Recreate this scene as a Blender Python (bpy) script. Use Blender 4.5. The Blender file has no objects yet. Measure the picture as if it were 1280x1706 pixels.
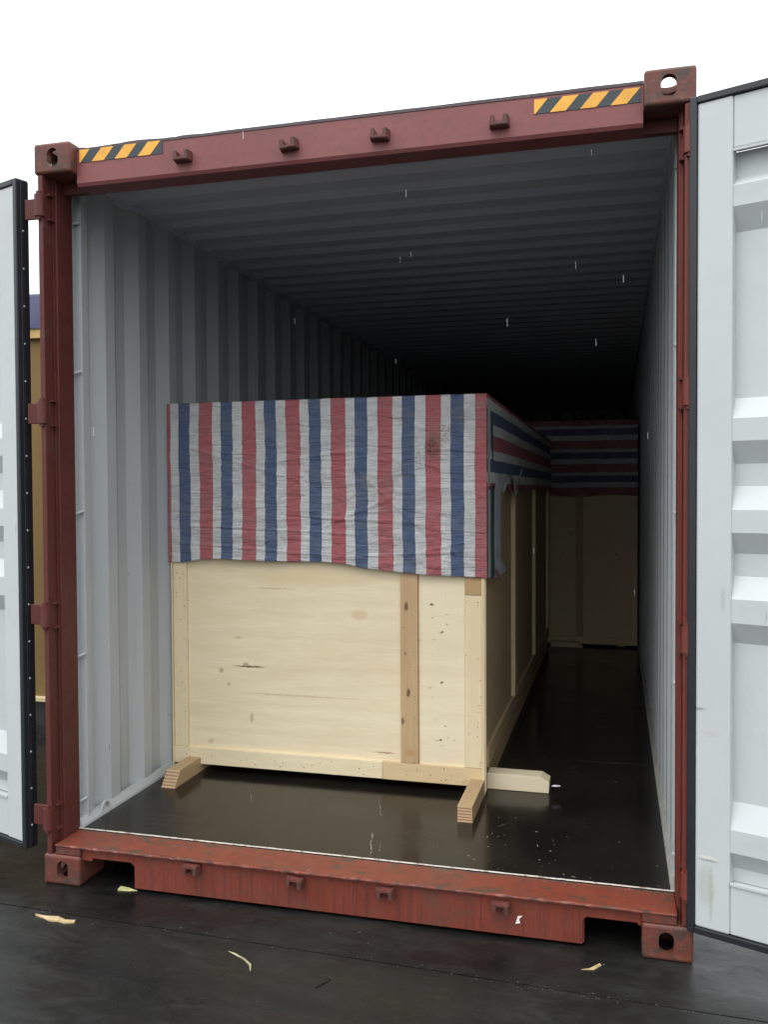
import bpy, bmesh, math, random
from mathutils import Vector, Matrix, noise
random.seed(7)
S = bpy.context.scene
C = bpy.context.collection
R = math.radians

# ------------------------------------------------------------------ camera
cam = bpy.data.cameras.new('camera'); co = bpy.data.objects.new('camera', cam); C.objects.link(co)
S.camera = co
cam.sensor_fit = 'HORIZONTAL'; cam.sensor_width = 36.0; cam.lens = 36.0*1463.34/1280
cam.clip_start = 0.05; cam.clip_end = 1000
yw, pt, rl = 0.25858, -0.0249, -0.00498
f = Vector((-math.sin(yw)*math.cos(pt), math.cos(yw)*math.cos(pt), math.sin(pt)))
rt = Vector((math.cos(yw), math.sin(yw), 0)); up = rt.cross(f)
rt2 = rt*math.cos(rl)+up*math.sin(rl); up2 = -rt*math.sin(rl)+up*math.cos(rl)
M = Matrix((rt2, up2, -f)).transposed().to_4x4(); M.translation = Vector((2.1917, -2.98257, 1.54833))
co.matrix_world = M

# ------------------------------------------------------------------ light: overcast day
SUN_EL, SUN_AZ = R(62), R(200)
w = bpy.data.worlds.new('World'); S.world = w; w.use_nodes = True
nt = w.node_tree; nt.nodes.clear()
sky = nt.nodes.new('ShaderNodeTexSky'); sky.sky_type = 'NISHITA'; sky.sun_disc = False
sky.sun_elevation = SUN_EL; sky.sun_rotation = SUN_AZ; sky.air_density = 1.0; sky.dust_density = 4.0
hs = nt.nodes.new('ShaderNodeHueSaturation'); hs.inputs['Saturation'].default_value = 0.25
mx = nt.nodes.new('ShaderNodeMix'); mx.data_type = 'RGBA'; mx.inputs[0].default_value = 0.85
# overcast cloud layer after the CIE standard: three times brighter at the zenith than at the horizon
tc = nt.nodes.new('ShaderNodeTexCoord'); sp_ = nt.nodes.new('ShaderNodeSeparateXYZ'); nt.links.new(tc.outputs['Generated'], sp_.inputs[0])
mr = nt.nodes.new('ShaderNodeMapRange'); mr.inputs[1].default_value = 0; mr.inputs[2].default_value = 1; mr.inputs[3].default_value = 6.2; mr.inputs[4].default_value = 18.6
nt.links.new(sp_.outputs[2], mr.inputs[0])
cb = nt.nodes.new('ShaderNodeVectorMath'); cb.operation = 'SCALE'; cb.inputs[0].default_value = (.96, 1.0, 1.04); nt.links.new(mr.outputs[0], cb.inputs['Scale'])
nt.links.new(cb.outputs[0], mx.inputs[7])
bg = nt.nodes.new('ShaderNodeBackground'); bg.inputs['Strength'].default_value = 0.1
out = nt.nodes.new('ShaderNodeOutputWorld')
nt.links.new(sky.outputs[0], hs.inputs['Color']); nt.links.new(hs.outputs[0], mx.inputs[6])
nt.links.new(mx.outputs[2], bg.inputs[0]); nt.links.new(bg.outputs[0], out.inputs[0])
sl = bpy.data.lights.new('sun', 'SUN'); sl.energy = 0.5; sl.angle = R(45); sl.color = (1, .98, .95)
so = bpy.data.objects.new('sun', sl); C.objects.link(so)
# direction from the sun towards the ground (the sun stands behind the camera, high)
sd = Vector((math.sin(SUN_AZ)*math.cos(SUN_EL), math.cos(SUN_AZ)*math.cos(SUN_EL), math.sin(SUN_EL)))
so.rotation_euler = sd.to_track_quat('Z', 'Y').to_euler()
S.view_settings.view_transform = 'Standard'; S.view_settings.look = 'None'
S.view_settings.exposure = 0.95; S.view_settings.gamma = 1.0
S.view_settings.use_curve_mapping = False
S.render.engine = 'CYCLES'
S.cycles.max_bounces = 12; S.cycles.diffuse_bounces = 8; S.cycles.glossy_bounces = 6

# ------------------------------------------------------------------ material helpers
class NT:
    def __init__(s, name):
        s.m = bpy.data.materials.new(name); s.m.use_nodes = True; s.t = s.m.node_tree
        s.b = s.t.nodes['Principled BSDF']; s.tc = s.n('ShaderNodeTexCoord')
        s.obj = s.tc.outputs['Object']
    def n(s, k, **kw):
        o = s.t.nodes.new(k)
        for a, v in kw.items(): setattr(o, a, v)
        return o
    def l(s, a, b): s.t.links.new(a, b)
    def map(s, scale, vec=None, loc=(0, 0, 0)):
        o = s.n('ShaderNodeMapping'); o.inputs['Scale'].default_value = scale; o.inputs['Location'].default_value = loc
        s.l(vec or s.obj, o.inputs[0]); return o.outputs[0]
    def noise(s, scale, vec=None, detail=4, rough=.55, dist=0):
        o = s.n('ShaderNodeTexNoise'); o.inputs['Scale'].default_value = scale; o.inputs['Detail'].default_value = detail
        o.inputs['Roughness'].default_value = rough; o.inputs['Distortion'].default_value = dist
        s.l(vec or s.obj, o.inputs['Vector']); return o.outputs[0]
    def ramp(s, fac, stops, const=False):
        o = s.n('ShaderNodeValToRGB'); cr = o.color_ramp
        if const: cr.interpolation = 'CONSTANT'
        while len(cr.elements) < len(stops): cr.elements.new(.5)
        for e, (p, c) in zip(cr.elements, stops):
            e.position = p; e.color = (c, c, c, 1) if isinstance(c, (int, float)) else (*c, 1)
        s.l(fac, o.inputs[0]); return o.outputs[0]
    def mix(s, fac, a, b, mode='MIX'):
        o = s.n('ShaderNodeMix'); o.data_type = 'RGBA'; o.blend_type = mode; o.clamp_factor = True
        for v, i in ((fac, 0), (a, 6), (b, 7)):
            if isinstance(v, (int, float)): o.inputs[i].default_value = v if i == 0 else (v, v, v, 1)
            elif isinstance(v, tuple): o.inputs[i].default_value = (*v, 1)
            else: s.l(v, o.inputs[i])
        return o.outputs[2]
    def math(s, op, a, b=0., c=None):
        o = s.n('ShaderNodeMath'); o.operation = op
        for v, i in ((a, 0), (b, 1), (c, 2)):
            if v is None: continue
            if isinstance(v, (int, float)): o.inputs[i].default_value = v
            else: s.l(v, o.inputs[i])
        return o.outputs[0]
    def xyz(s, vec=None):
        o = s.n('ShaderNodeSeparateXYZ'); s.l(vec or s.obj, o.inputs[0]); return o.outputs
    def color(s, v):
        if isinstance(v, tuple): s.b.inputs['Base Color'].default_value = (*v, 1)
        else: s.l(v, s.b.inputs['Base Color'])
    def rough(s, v):
        if isinstance(v, (int, float)): s.b.inputs['Roughness'].default_value = v
        else: s.l(v, s.b.inputs['Roughness'])
    def bump(s, h, strength=.3, dist=.01):
        o = s.n('ShaderNodeBump'); o.inputs['Strength'].default_value = strength; o.inputs['Distance'].default_value = dist
        s.l(h, o.inputs['Height']); s.l(o.outputs[0], s.b.inputs['Normal'])
    def spot(s, base, x, z, rx, rz, col, amt=.9, fx=None):
        """a stain, knot or crack with a soft edge at (x, z) in object space"""
        if not hasattr(s, '_w'):
            d = s.noise(70, detail=5, rough=.7)
            X = s.xyz()
            s._w = (s.math('ADD', X[0], s.math('MULTIPLY', s.math('SUBTRACT', d, .5), .02)), s.math('ADD', X[2], s.math('MULTIPLY', s.math('SUBTRACT', d, .5), .016)))
        a = s.math('DIVIDE', s.math('SUBTRACT', s._w[0], x), rx); b = s.math('DIVIDE', s.math('SUBTRACT', s._w[1], z), rz)
        r = s.math('ADD', s.math('MULTIPLY', a, a), s.math('MULTIPLY', b, b))
        k = s.ramp(r, [(0.25, amt), (1.0, 0.0)])
        return s.mix(k, base, col)

def red_paint(name, top_wear=False, streak=False, base=(.195, .036, .028), r0=.3):
    m = NT(name)
    n1 = m.noise(3.0, detail=6); n2 = m.noise(45, detail=5, rough=.7)
    c = m.mix(m.ramp(n1, [(.3, 0.), (.75, 1.)]), base, tuple(v*1.22 for v in base))
    c = m.mix(m.ramp(n2, [(.52, 0.), (.72, .5)]), c, (base[0]*.62, base[1]*.7, base[2]*.7))
    if streak:
        v = m.map((70, 70, 2.6)); s1 = m.noise(1.0, v, detail=5, rough=.6)
        c = m.mix(m.ramp(s1, [(.36, .5), (.52, 0.)]), c, (.075, .022, .018))
        s3 = m.noise(1.0, m.map((150, 150, 9)), detail=4, rough=.7); c = m.mix(m.ramp(s3, [(.58, 0.), (.75, .35)]), c, (.30, .12, .10))
        n4 = m.noise(14, detail=6, rough=.7)
        c = m.mix(m.ramp(n4, [(.62, 0.), (.74, .6)]), c, (.07, .055, .04))
    if top_wear == 'edge':
        n3 = m.noise(11, m.map((.35, 1, 1.6)), detail=8, rough=.75); c = m.mix(m.ramp(n3, [(.58, 0.), (.68, .5)]), c, (.10, .05, .05))
    if top_wear == 'sill':
        Y = m.xyz(); ch = m.noise(38, m.map((.5, 1, 1)), detail=7, rough=.75)
        c = m.mix(m.math('MULTIPLY', m.ramp(Y[1], [(.004, 1.), (.022, 0.)]), m.ramp(ch, [(.50, 0.), (.56, .9)])), c, (.05, .03, .025))
        ch2 = m.noise(52, m.map((.4, 1, 1), loc=(3, 1, 0)), detail=6, rough=.75)
        c = m.mix(m.math('MULTIPLY', m.ramp(Y[1], [(.002, 1.), (.012, 0.)]), m.ramp(ch2, [(.54, 0.), (.58, .9)])), c, (.34, .14, .12))
        c = m.mix(m.math('MULTIPLY', m.ramp(Y[1], [(.13, 0.), (.16, 1.)]), m.ramp(ch, [(.48, 0.), (.58, .8)])), c, (.06, .055, .035))
        n3 = m.noise(9 if top_wear == 'sill' else 21, m.map((1, 2.6, 1)), detail=8, rough=.72)
        c = m.mix(m.ramp(n3, [(.54, 0.), (.60, .85)]), c, (.055, .05, .035))
        n5 = m.noise(60, detail=3); c = m.mix(m.ramp(n5, [(.7, 0.), (.74, .8)]), c, (.42, .2, .15))
    gr = m.noise(5, detail=9, rough=.78, dist=.8)
    c = m.mix(m.ramp(gr, [(.52, 0.), (.66, .5)]), c, (.075, .05, .038))
    sc = m.noise(1.0, m.map((30, 30, 260)), detail=4, rough=.7)
    c = m.mix(m.ramp(sc, [(.70, 0.), (.74, .55)]), c, (.30, .13, .10))
    if top_wear is True:      # castings and keepers: oily grime and bare rusty rubs
        g1 = m.noise(16, detail=9, rough=.8, dist=.5); c = m.mix(m.ramp(g1, [(.46, 0.), (.56, .75)]), c, (.045, .038, .027))
        g2 = m.noise(34, m.map((1, 1, 1), loc=(5, 0, 2)), detail=8, rough=.8); c = m.mix(m.ramp(g2, [(.53, 0.), (.60, .6)]), c, (.19, .075, .05))
    m.color(c)
    m.b.inputs['Specular IOR Level'].default_value = .38
    n6 = m.noise(12, detail=5)
    m.rough(m.ramp(n6, [(.3, r0), (.75, r0+.25)]))
    m.bump(m.mix(.5, m.noise(220, detail=2), n2), .22, .003)
    return m.m

def grey_paint(name, base=(.36, .395, .405), low=None, stain=True, r0=.38, smudge=False):
    m = NT(name)
    n1 = m.noise(1.7, m.map((1, 1, .35)), detail=6)
    c = m.mix(m.ramp(n1, [(.3, 0.), (.7, 1.)]), tuple(v*.93 for v in base), tuple(v*1.05 for v in base))
    if smudge:
        k1 = m.noise(3.2, detail=8, rough=.72, dist=.7); c = m.mix(m.ramp(k1, [(.52, 0.), (.75, .30)]), c, (.30, .30, .27))
        k2 = m.noise(1.0, m.map((60, 60, 6)), detail=3); k3 = m.noise(2.5, detail=3)
        c = m.mix(m.math('MULTIPLY', m.ramp(k2, [(.68, 0.), (.72, .6)]), m.ramp(k3, [(.52, 0.), (.62, 1.)])), c, (.22, .22, .21))
    if stain:
        n2 = m.noise(1.0, m.map((16, 16, .9)), detail=6, rough=.65)
        c = m.mix(m.ramp(n2, [(.54, 0.), (.8, .4)]), c, (.27, .25, .20))
        n3 = m.noise(26, detail=7, rough=.75)
        c = m.mix(m.ramp(n3, [(.66, 0.), (.76, .6)]), c, (.12, .12, .115))
        n4 = m.noise(70, m.map((1, 1, .25)), detail=2)
        c = m.mix(m.ramp(n4, [(.74, 0.), (.78, .7)]), c, (.09, .08, .07))
    m.color(c); m.rough(m.ramp(m.noise(6, detail=5), [(.3, r0), (.7, r0+.18)]))
    m.bump(m.noise(8, detail=4), .12, .01)
    return m.m

def ply(name, base=(.70, .58, .37), dark=(.50, .36, .19), axis='x', spots=(), knots=.0, contrast=.5):
    m = NT(name)
    st = {'x': (1.1, 14, 16), 'z': (16, 14, 1.1), 'y': (16, 1.1, 14)}[axis]
    n1 = m.noise(1.0, m.map(st), detail=7, rough=.62, dist=.5)
    fine = m.noise(1.0, m.map(tuple(v*9 for v in st)), detail=4, rough=.6)
    n2 = m.noise(1.6, m.map((.7, .7, 1.6)), detail=4)
    c = m.mix(m.ramp(n1, [(.35, 0.), (.8, contrast)]), base, dark)
    c = m.mix(m.ramp(fine, [(.4, 0.), (.75, contrast*.5)]), c, dark)
    c = m.mix(m.ramp(n2, [(.35, 0.), (.7, .35)]), c, tuple(v*1.12 for v in base))
    n3 = m.noise(2.6, m.map(tuple(.6 if v < 2 else 2.2 for v in st)), detail=5, dist=1.5); c = m.mix(m.ramp(n3, [(.45, 0.), (.8, .38)]), c, tuple(b_*k_ for b_, k_ in zip(base, (.86, .78, .62))))
    if knots:
        v = m.n('ShaderNodeTexVoronoi'); v.inputs['Scale'].default_value = 7.; m.l(m.map((1., 1, .8)), v.inputs['Vector'])
        q = m.noise(30, detail=3); d = m.math('ADD', v.outputs['Distance'], m.math('MULTIPLY', q, .06))
        c = m.mix(m.ramp(d, [(.07, knots), (.13, 0.)]), c, (.17, .09, .045))
    for sp in spots: c = m.spot(c, *sp)
    m.color(c); m.rough(.62); m.b.inputs['Specular IOR Level'].default_value = .25
    m.bump(fine, .15, .002)
    return m.m

def plain(name, col, rough=.5, metal=0., bump=0., var=.15):
    m = NT(name); n = m.noise(18, detail=5)
    m.color(m.mix(m.ramp(n, [(.3, 0.), (.7, 1.)]), tuple(v*(1-var) for v in col), tuple(v*(1+var) for v in col)))
    m.rough(rough); m.b.inputs['Metallic'].default_value = metal
    if bump: m.bump(m.noise(120, detail=3), bump, .003)
    return m.m

RED = red_paint('red_paint', base=(.145, .028, .019), r0=.42); RED_SILL = red_paint('red_paint_streaked', streak=True, base=(.150, .031, .018), r0=.38)
RED_TOP = red_paint('red_paint_worn', top_wear='sill', base=(.168, .038, .021), r0=.36)
RED_HEAD = red_paint('red_paint_header_sheen', base=(.19, .058, .056), r0=.36, top_wear='edge')  # the beam's pinkish wet sheen is put into this base colour
RED_SHADED = red_paint('red_paint_shaded', base=(.085, .0185, .0145), r0=.5)  # same red paint, darkened to paint in shade on post and recesses
GREY = grey_paint('grey_paint_inside', base=(.41, .435, .44))
GREY_ROOF = grey_paint('grey_paint_roof', base=(.47, .51, .56), stain=False)
GREY_DOOR = grey_paint('pale_grey_door_paint', base=(.475, .50, .50), stain=False, r0=.45, smudge=True)
RUBBER = plain('black_rubber', (.012, .014, .017), .42)
STEEL = plain('worn_zinc', (.32, .33, .34), .4, .6)
SEAL = plain('pale_sealant', (.38, .38, .34), .6, bump=.4)
YEL = plain('hazard_yellow', (.75, .36, .035), .45); BLK = plain('hazard_black', (.022, .03, .036), .45)

# ------------------------------------------------------------------ mesh helpers
def thing(name, label, cat, loc=(0, 0, 0), rz=0, group=None):
    o = bpy.data.objects.new(name, None); C.objects.link(o); o.location = loc; o.rotation_euler = (0, 0, rz)
    o.empty_display_size = .1
    o['label'] = label; o['category'] = cat
    if group: o['group'] = group
    return o
def tag(o, label=None, cat=None, group=None, kind=None):
    for k, v in (('label', label), ('category', cat), ('group', group), ('kind', kind)):
        if v: o[k] = v
    return o
def root_world(p):
    m = Matrix.Identity(4)
    while p is not None:
        m = (Matrix.Translation(p.location) @ p.rotation_euler.to_matrix().to_4x4()) @ m; p = p.parent
    return m
def obj(name, bm, mats, parent=None, smooth=False, local=False, origin=None):
    """bm in world coordinates (or already local to the parent)"""
    if parent is not None and not local:
        bm.transform(root_world(parent).inverted())
    if origin is not None: bm.transform(Matrix.Translation(-Vector(origin)))
    me = bpy.data.meshes.new(name); bm.to_mesh(me); bm.free()
    for m in (mats if isinstance(mats, (list, tuple)) else [mats]): me.materials.append(m)
    if smooth:
        for p in me.polygons: p.use_smooth = True
    o = bpy.data.objects.new(name, me); C.objects.link(o)
    if parent is not None: o.parent = parent
    if origin is not None: o.location = origin
    return o
def dup(o, loc, parent=None, rot=None):
    c = o.copy(); C.objects.link(c); c.location = loc
    if rot is not None: c.rotation_euler = rot
    if parent is not None: c.parent = parent
    return c
def box(bm, x0, x1, y0, y1, z0, z1, bev=0., seg=1, mi=0):
    v = [bm.verts.new((x, y, z)) for x in (x0, x1) for y in (y0, y1) for z in (z0, z1)]
    F = [(0, 1, 3, 2), (4, 6, 7, 5), (0, 4, 5, 1), (2, 3, 7, 6), (0, 2, 6, 4), (1, 5, 7, 3)]
    fs = [bm.faces.new([v[i] for i in q]) for q in F]
    for q in fs: q.material_index = mi
    if bev:
        bmesh.ops.bevel(bm, geom=list({e for q in fs for e in q.edges}), offset=bev, segments=seg, affect='EDGES', profile=.5)
    return bm
def bx(*a, **k): return box(bmesh.new(), *a, **k)
def prism(bm, pts, fn, a, b, mi=0):
    """polygon pts (2-D) swept from a to b; fn(u, v, t) -> xyz"""
    n = len(pts); A = [bm.verts.new(fn(u, v, a)) for u, v in pts]; B = [bm.verts.new(fn(u, v, b)) for u, v in pts]
    fs = [bm.faces.new(A), bm.faces.new(B[::-1])]
    for i in range(n): fs.append(bm.faces.new((A[i], B[i], B[(i+1) % n], A[(i+1) % n])))
    for q in fs: q.material_index = mi
    bmesh.ops.recalc_face_normals(bm, faces=fs)
    return bm
def tube(bm, p0, p1, r, n=10):
    p0, p1 = Vector(p0), Vector(p1); d = (p1-p0).normalized(); a = d.orthogonal().normalized(); b = d.cross(a)
    A = [bm.verts.new(p0+(a*math.cos(t)+b*math.sin(t))*r) for t in [i*2*math.pi/n for i in range(n)]]
    B = [bm.verts.new(v.co+(p1-p0)) for v in A]
    fs = [bm.faces.new(A[::-1]), bm.faces.new(B)]+[bm.faces.new((A[i], A[(i+1) % n], B[(i+1) % n], B[i])) for i in range(n)]
    bmesh.ops.recalc_face_normals(bm, faces=fs); return bm
def corrugated(bm, prof, fn, h0, h1, th, hn=1):
    """prof: (t, d) polyline; sheet of thickness th; inner skin material 0, outer skin material 1"""
    cols = []
    for t, d in prof:
        cols.append([[bm.verts.new(fn(t, d+o, h0+(h1-h0)*k/hn)) for k in range(hn+1)] for o in (0, th)])
    fs = []
    for i in range(len(cols)-1):
        for k in range(hn):
            for s in (0, 1):
                a, b = cols[i][s], cols[i+1][s]
                q = bm.faces.new((a[k], b[k], b[k+1], a[k+1])); q.material_index = s; fs.append(q)
        for k in (0, hn):
            a, b = cols[i], cols[i+1]; q = bm.faces.new((a[0][k], a[1][k], b[1][k], b[0][k])); q.material_index = 1; fs.append(q)
    for c in (cols[0], cols[-1]):
        for k in range(hn): q = bm.faces.new((c[0][k], c[1][k], c[1][k+1], c[0][k+1])); q.material_index = 1; fs.append(q)
    bmesh.ops.recalc_face_normals(bm, faces=fs)
    return bm

# ------------------------------------------------------------------ ground: wet dark hardstanding with one joint
def ground_mat():
    m = NT('wet_dark_ground')
    n1 = m.noise(1.3, detail=7, rough=.6, dist=.6); n2 = m.noise(30, detail=6, rough=.7)
    c = m.mix(m.ramp(n1, [(.35, 0.), (.65, 1.)]), (.005, .005, .0048), (.014, .014, .0125))
    c = m.mix(m.ramp(n2, [(.55, 0.), (.8, .6)]), c, (.026, .026, .023))
    n3 = m.noise(3.5, m.map((.6, 2.2, 1)), detail=8, rough=.75, dist=1.2)
    c = m.mix(m.ramp(n3, [(.50, 0.), (.75, .6)]), c, (.032, .033, .029))
    n7 = m.noise(1.0, m.map((2.2, 9, 1), loc=(.3, .2, 0)), detail=9, rough=.8, dist=2.5)
    c = m.mix(m.ramp(n7, [(.56, 0.), (.64, .28), (.72, .05)]), c, (.040, .040, .037))
    n8 = m.noise(4.0, detail=4); c = m.mix(m.ramp(n8, [(.55, 0.), (.7, .7)]), c, (.011, .0085, .0075))
    vo = m.n('ShaderNodeTexWave'); vo.wave_type = 'RINGS'; vo.inputs['Scale'].default_value = .55; vo.inputs['Distortion'].default_value = 5.
    vo.inputs['Detail'].default_value = 3.; m.l(m.map((1, 1, 1), loc=(-.6, 2.2, 0)), vo.inputs['Vector'])
    c = m.mix(m.ramp(vo.outputs['Fac'], [(.0, .75), (.1, 0.)]), c, (.007, .007, .007))
    m.color(c)
    n9 = m.noise(1.0, m.map((5, 9, 1), loc=(1, 2, 0)), detail=8, rough=.75, dist=1.)
    m.rough(m.math('MULTIPLY', m.ramp(n1, [(.30, .22), (.7, .45)]), m.ramp(n9, [(.35, .75), (.65, 1.35)])))
    m.b.inputs['Specular IOR Level'].default_value = .32
    c = m.mix(m.ramp(n9, [(.5, 0.), (.66, .4)]), c, (.020, .021, .020)); m.color(c)
    m.bump(m.mix(.6, m.noise(90, detail=4), n3), .3, .004)
    return m.m
bm = bmesh.new()
j0 = lambda x: -.190-.030*x           # joint line, a little askew to the container
def strip(pts, z=0.):
    bm.faces.new([bm.verts.new((x, y, zz)) for x, y, zz in pts])
X0, X1 = -250, 250
g = .006
strip([(X0, -.19, 0), (X1, -.19, 0), (X1, 300, 0), (X0, 300, 0)][:0] or [(-6, j0(-6), 0), (8, j0(8), 0), (8, 300, 0), (-6, 300, 0)])
strip([(-6, -250, 0), (8, -250, 0), (8, j0(8)-g, 0), (-6, j0(-6)-g, 0)])
strip([(-250, -250, 0), (-6, -250, 0), (-6, 300, 0), (-250, 300, 0)])
strip([(8, -250, 0), (250, -250, 0), (250, 300, 0), (8, 300, 0)])
strip([(-6, j0(-6)-g, -.012), (8, j0(8)-g, -.012), (8, j0(8), -.012), (-6, j0(-6), -.012)])
strip([(-6, j0(-6)-g, 0), (8, j0(8)-g, 0), (8, j0(8)-g, -.012), (-6, j0(-6)-g, -.012)])
strip([(-6, j0(-6), 0), (8, j0(8), 0), (8, j0(8), -.012), (-6, j0(-6), -.012)])
bmesh.ops.recalc_face_normals(bm, faces=bm.faces[:])
if bm.faces[0].normal.z < 0: bmesh.ops.reverse_faces(bm, faces=bm.faces[:])
GROUND = ground_mat()
tag(obj('ground', bm, GROUND), kind='structure')

# ------------------------------------------------------------------ shipping container
W, H, L = 2.438, 2.896, 12.19
CT = thing('shipping_container', 'open red steel shipping container with grey ribbed inside and striped stickers on its top beam', 'container', (W/2, 0, 0))
# corner castings with oval holes
def casting(top):
    b = bx(0, .162, 0, .178, 0, .118, bev=.011, seg=3)
    base = bpy.data.objects.new('cast_tmp', bpy.data.meshes.new('cast_tmp')); b.to_mesh(base.data); b.free(); C.objects.link(base)
    cuts = []
    def cutter(b):
        o = bpy.data.objects.new('cut_tmp', bpy.data.meshes.new('cut_tmp')); b.to_mesh(o.data); b.free(); C.objects.link(o); cuts.append(o)
        md = base.modifiers.new('b', 'BOOLEAN'); md.operation = 'DIFFERENCE'; md.solver = 'EXACT'; md.object = o
    def oval(w_, h_, n=8):
        r = min(w_, h_)/2; p = []
        for i in range(4*n):
            t = 2*math.pi*i/(4*n); cx = (w_/2-r)*(1 if math.cos(t) > 0 else -1); cz = (h_/2-r)*(1 if math.sin(t) > 0 else -1)
            p.append((cx+r*math.cos(t), cz+r*math.sin(t)))
        return p
    cutter(bx(.022, .142, .027, .155, .020, .098))
    cutter(prism(bmesh.new(), [(u+.085, v+.06) for u, v in oval(.049, .072)], lambda u, v, t: (u, t, v), -.02, .06))
    cutter(prism(bmesh.new(), [(u+.09, v+.06) for u, v in oval(.052, .076)], lambda u, v, t: (t, u, v), -.02, .06))
    if top: cutter(prism(bmesh.new(), [(u+.082, v+.09) for u, v in oval(.064, .124)], lambda u, v, t: (u, v, t), .08, .14))
    else: cutter(prism(bmesh.new(), [(u+.082, v+.09) for u, v in oval(.064, .124)], lambda u, v, t: (u, v, t), -.02, .05))
    dg = bpy.context.evaluated_depsgraph_get(); ev = base.evaluated_get(dg)
    me = bpy.data.meshes.new_from_object(ev)
    for o in cuts+[base]: bpy.data.objects.remove(o)
    return me
CAST = red_paint('red_paint_casting', top_wear=True, base=(.125, .032, .022), r0=.42)
for top in (True, False):
    me = casting(top); me.name = 'corner_casting'; me.materials.clear(); me.materials.append(CAST)
    mm = me.copy(); mm.transform(Matrix.Scale(-1, 4, (1, 0, 0))); mm.flip_normals()
    my = me.copy(); my.transform(Matrix.Scale(-1, 4, (0, 1, 0))); my.flip_normals()
    mxy = me.copy(); mxy.transform(Matrix.Diagonal((-1, -1, 1, 1)))
    z = H-.118 if top else 0
    for m_, x, y in ((me, 0, 0), (mm, W, 0), (my, 0, L), (mxy, W, L)):
        o = bpy.data.objects.new('corner_casting', m_); C.objects.link(o); o.parent = CT; o.location = (x-W/2, y, z)
# corner posts (door end): outer J bar, recessed web and inner post
for s in (0, 1):
    fx = (lambda x: x) if s == 0 else (lambda x: W-x)
    def mb(x0, x1, *r, **k):
        a, b = sorted((fx(x0), fx(x1))); return (a, b)+r
    PM = RED_SHADED if s == 0 else RED
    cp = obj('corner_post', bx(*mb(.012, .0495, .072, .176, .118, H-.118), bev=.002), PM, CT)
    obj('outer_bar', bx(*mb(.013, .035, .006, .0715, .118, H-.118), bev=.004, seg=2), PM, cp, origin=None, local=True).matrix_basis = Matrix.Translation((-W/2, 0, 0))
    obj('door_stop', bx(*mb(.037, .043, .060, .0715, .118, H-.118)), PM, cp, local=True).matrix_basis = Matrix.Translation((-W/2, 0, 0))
    b = bmesh.new()   # grey inner channel, lashing recess
    corrugated(b, [(.176, .040), (.180, .022), (.226, .022), (.232, .052), (.244, .052)],
               (lambda t, d, h: (d, t, h)) if s == 0 else (lambda t, d, h: (W-d, t, h)), .16, 2.86, -.003)
    obj('post_channel', b, [GREY, RED], CT)
    for zz in (2.647, 2.037, 1.459, .866, .262):
        b = tube(bmesh.new(), (fx(.024), .186, zz-.006), (fx(.050), .226, zz+.008), .0065)
        obj('lashing_bar', b, GREY, CT, smooth=False)
    # rear posts
    b = bx(*mb(.0, .12, L-.14, L-.005, .118, H-.118)); obj('rear_post', b, RED, CT)
    # rails
    b = bx(*mb(.004, .045, .178, L-.178, .045, .156), bev=.003); obj('bottom_side_rail', b, RED, CT)
    b = bx(*mb(.0, .058, .178, L-.178, 2.835, 2.890), bev=.003); obj('top_side_rail', b, GREY_ROOF, CT)
    b = bx(*mb(-.004, -.0005, .178, L-.178, 2.833, 2.892)); obj('rail_face', b, RED, CT)
# side walls: trapezoid corrugation, pitch 0.28 m
def wallprof(y0, y1, hi, lo):
    p = [(y0, hi), (.283, hi)]; y = .283
    p += [(.30, lo), (.345, lo), (.415, hi)]; y = .415
    while y+.28 < y1-.1:
        p += [(y+.072, hi), (y+.140, lo), (y+.210, lo), (y+.280, hi)]; y += .28
    p += [(y1, hi)]
    return p
pr = wallprof(.244, L-.14, .046, .010)
obj('side_wall', corrugated(bmesh.new(), pr, lambda t, d, h: (d, t, h), .160, 2.862, -.003), [GREY, RED], CT)
obj('side_wall', corrugated(bmesh.new(), pr, lambda t, d, h: (W-d, t, h), .160, 2.862, -.003), [GREY, RED], CT)
# bottom angle strips with sealant along the walls
for s in (0, 1):
    g_ = lambda x: x if s == 0 else W-x
    b = prism(bmesh.new(), [(.030, .1585), (.064, .1585), (.062, .170), (.0475, .196), (.030, .196)], lambda u, v, t: (g_(u), t, v), .176, L-.15)
    for v in b.verts: v.co.x += .004*noise.noise((v.co.y*5, v.co.z*9, s))
    obj('floor_edge_angle', b, SEAL if s else GREY, CT)
# roof
p = []; y = .20
p = [(.15, 2.868), (.655, 2.868)]
yy = .655
pr = [(.15, 2.862), (.30, 2.862)]; y = .30
while y+.209 < L-.15:
    pr += [(y+.045, 2.842), (y+.095, 2.842), (y+.130, 2.862), (y+.209, 2.862)]; y += .209
pr += [(L-.02, 2.862)]
obj('roof_panel', corrugated(bmesh.new(), pr, lambda t, d, h: (h, t, d), .057, W-.057, .003), [GREY_ROOF, RED], CT)
# end wall
pe = []; x = .1
while x < W-.3: pe += [(x, L-.06), (x+.08, L-.06), (x+.11, L-.10), (x+.19, L-.10), (x+.22, L-.06)]; x += .24
pe += [(W-.1, L-.06)]
obj('end_wall', corrugated(bmesh.new(), pe, lambda t, d, h: (t, d, h), .12, 2.8625, .003), [GREY, RED], CT)
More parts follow.
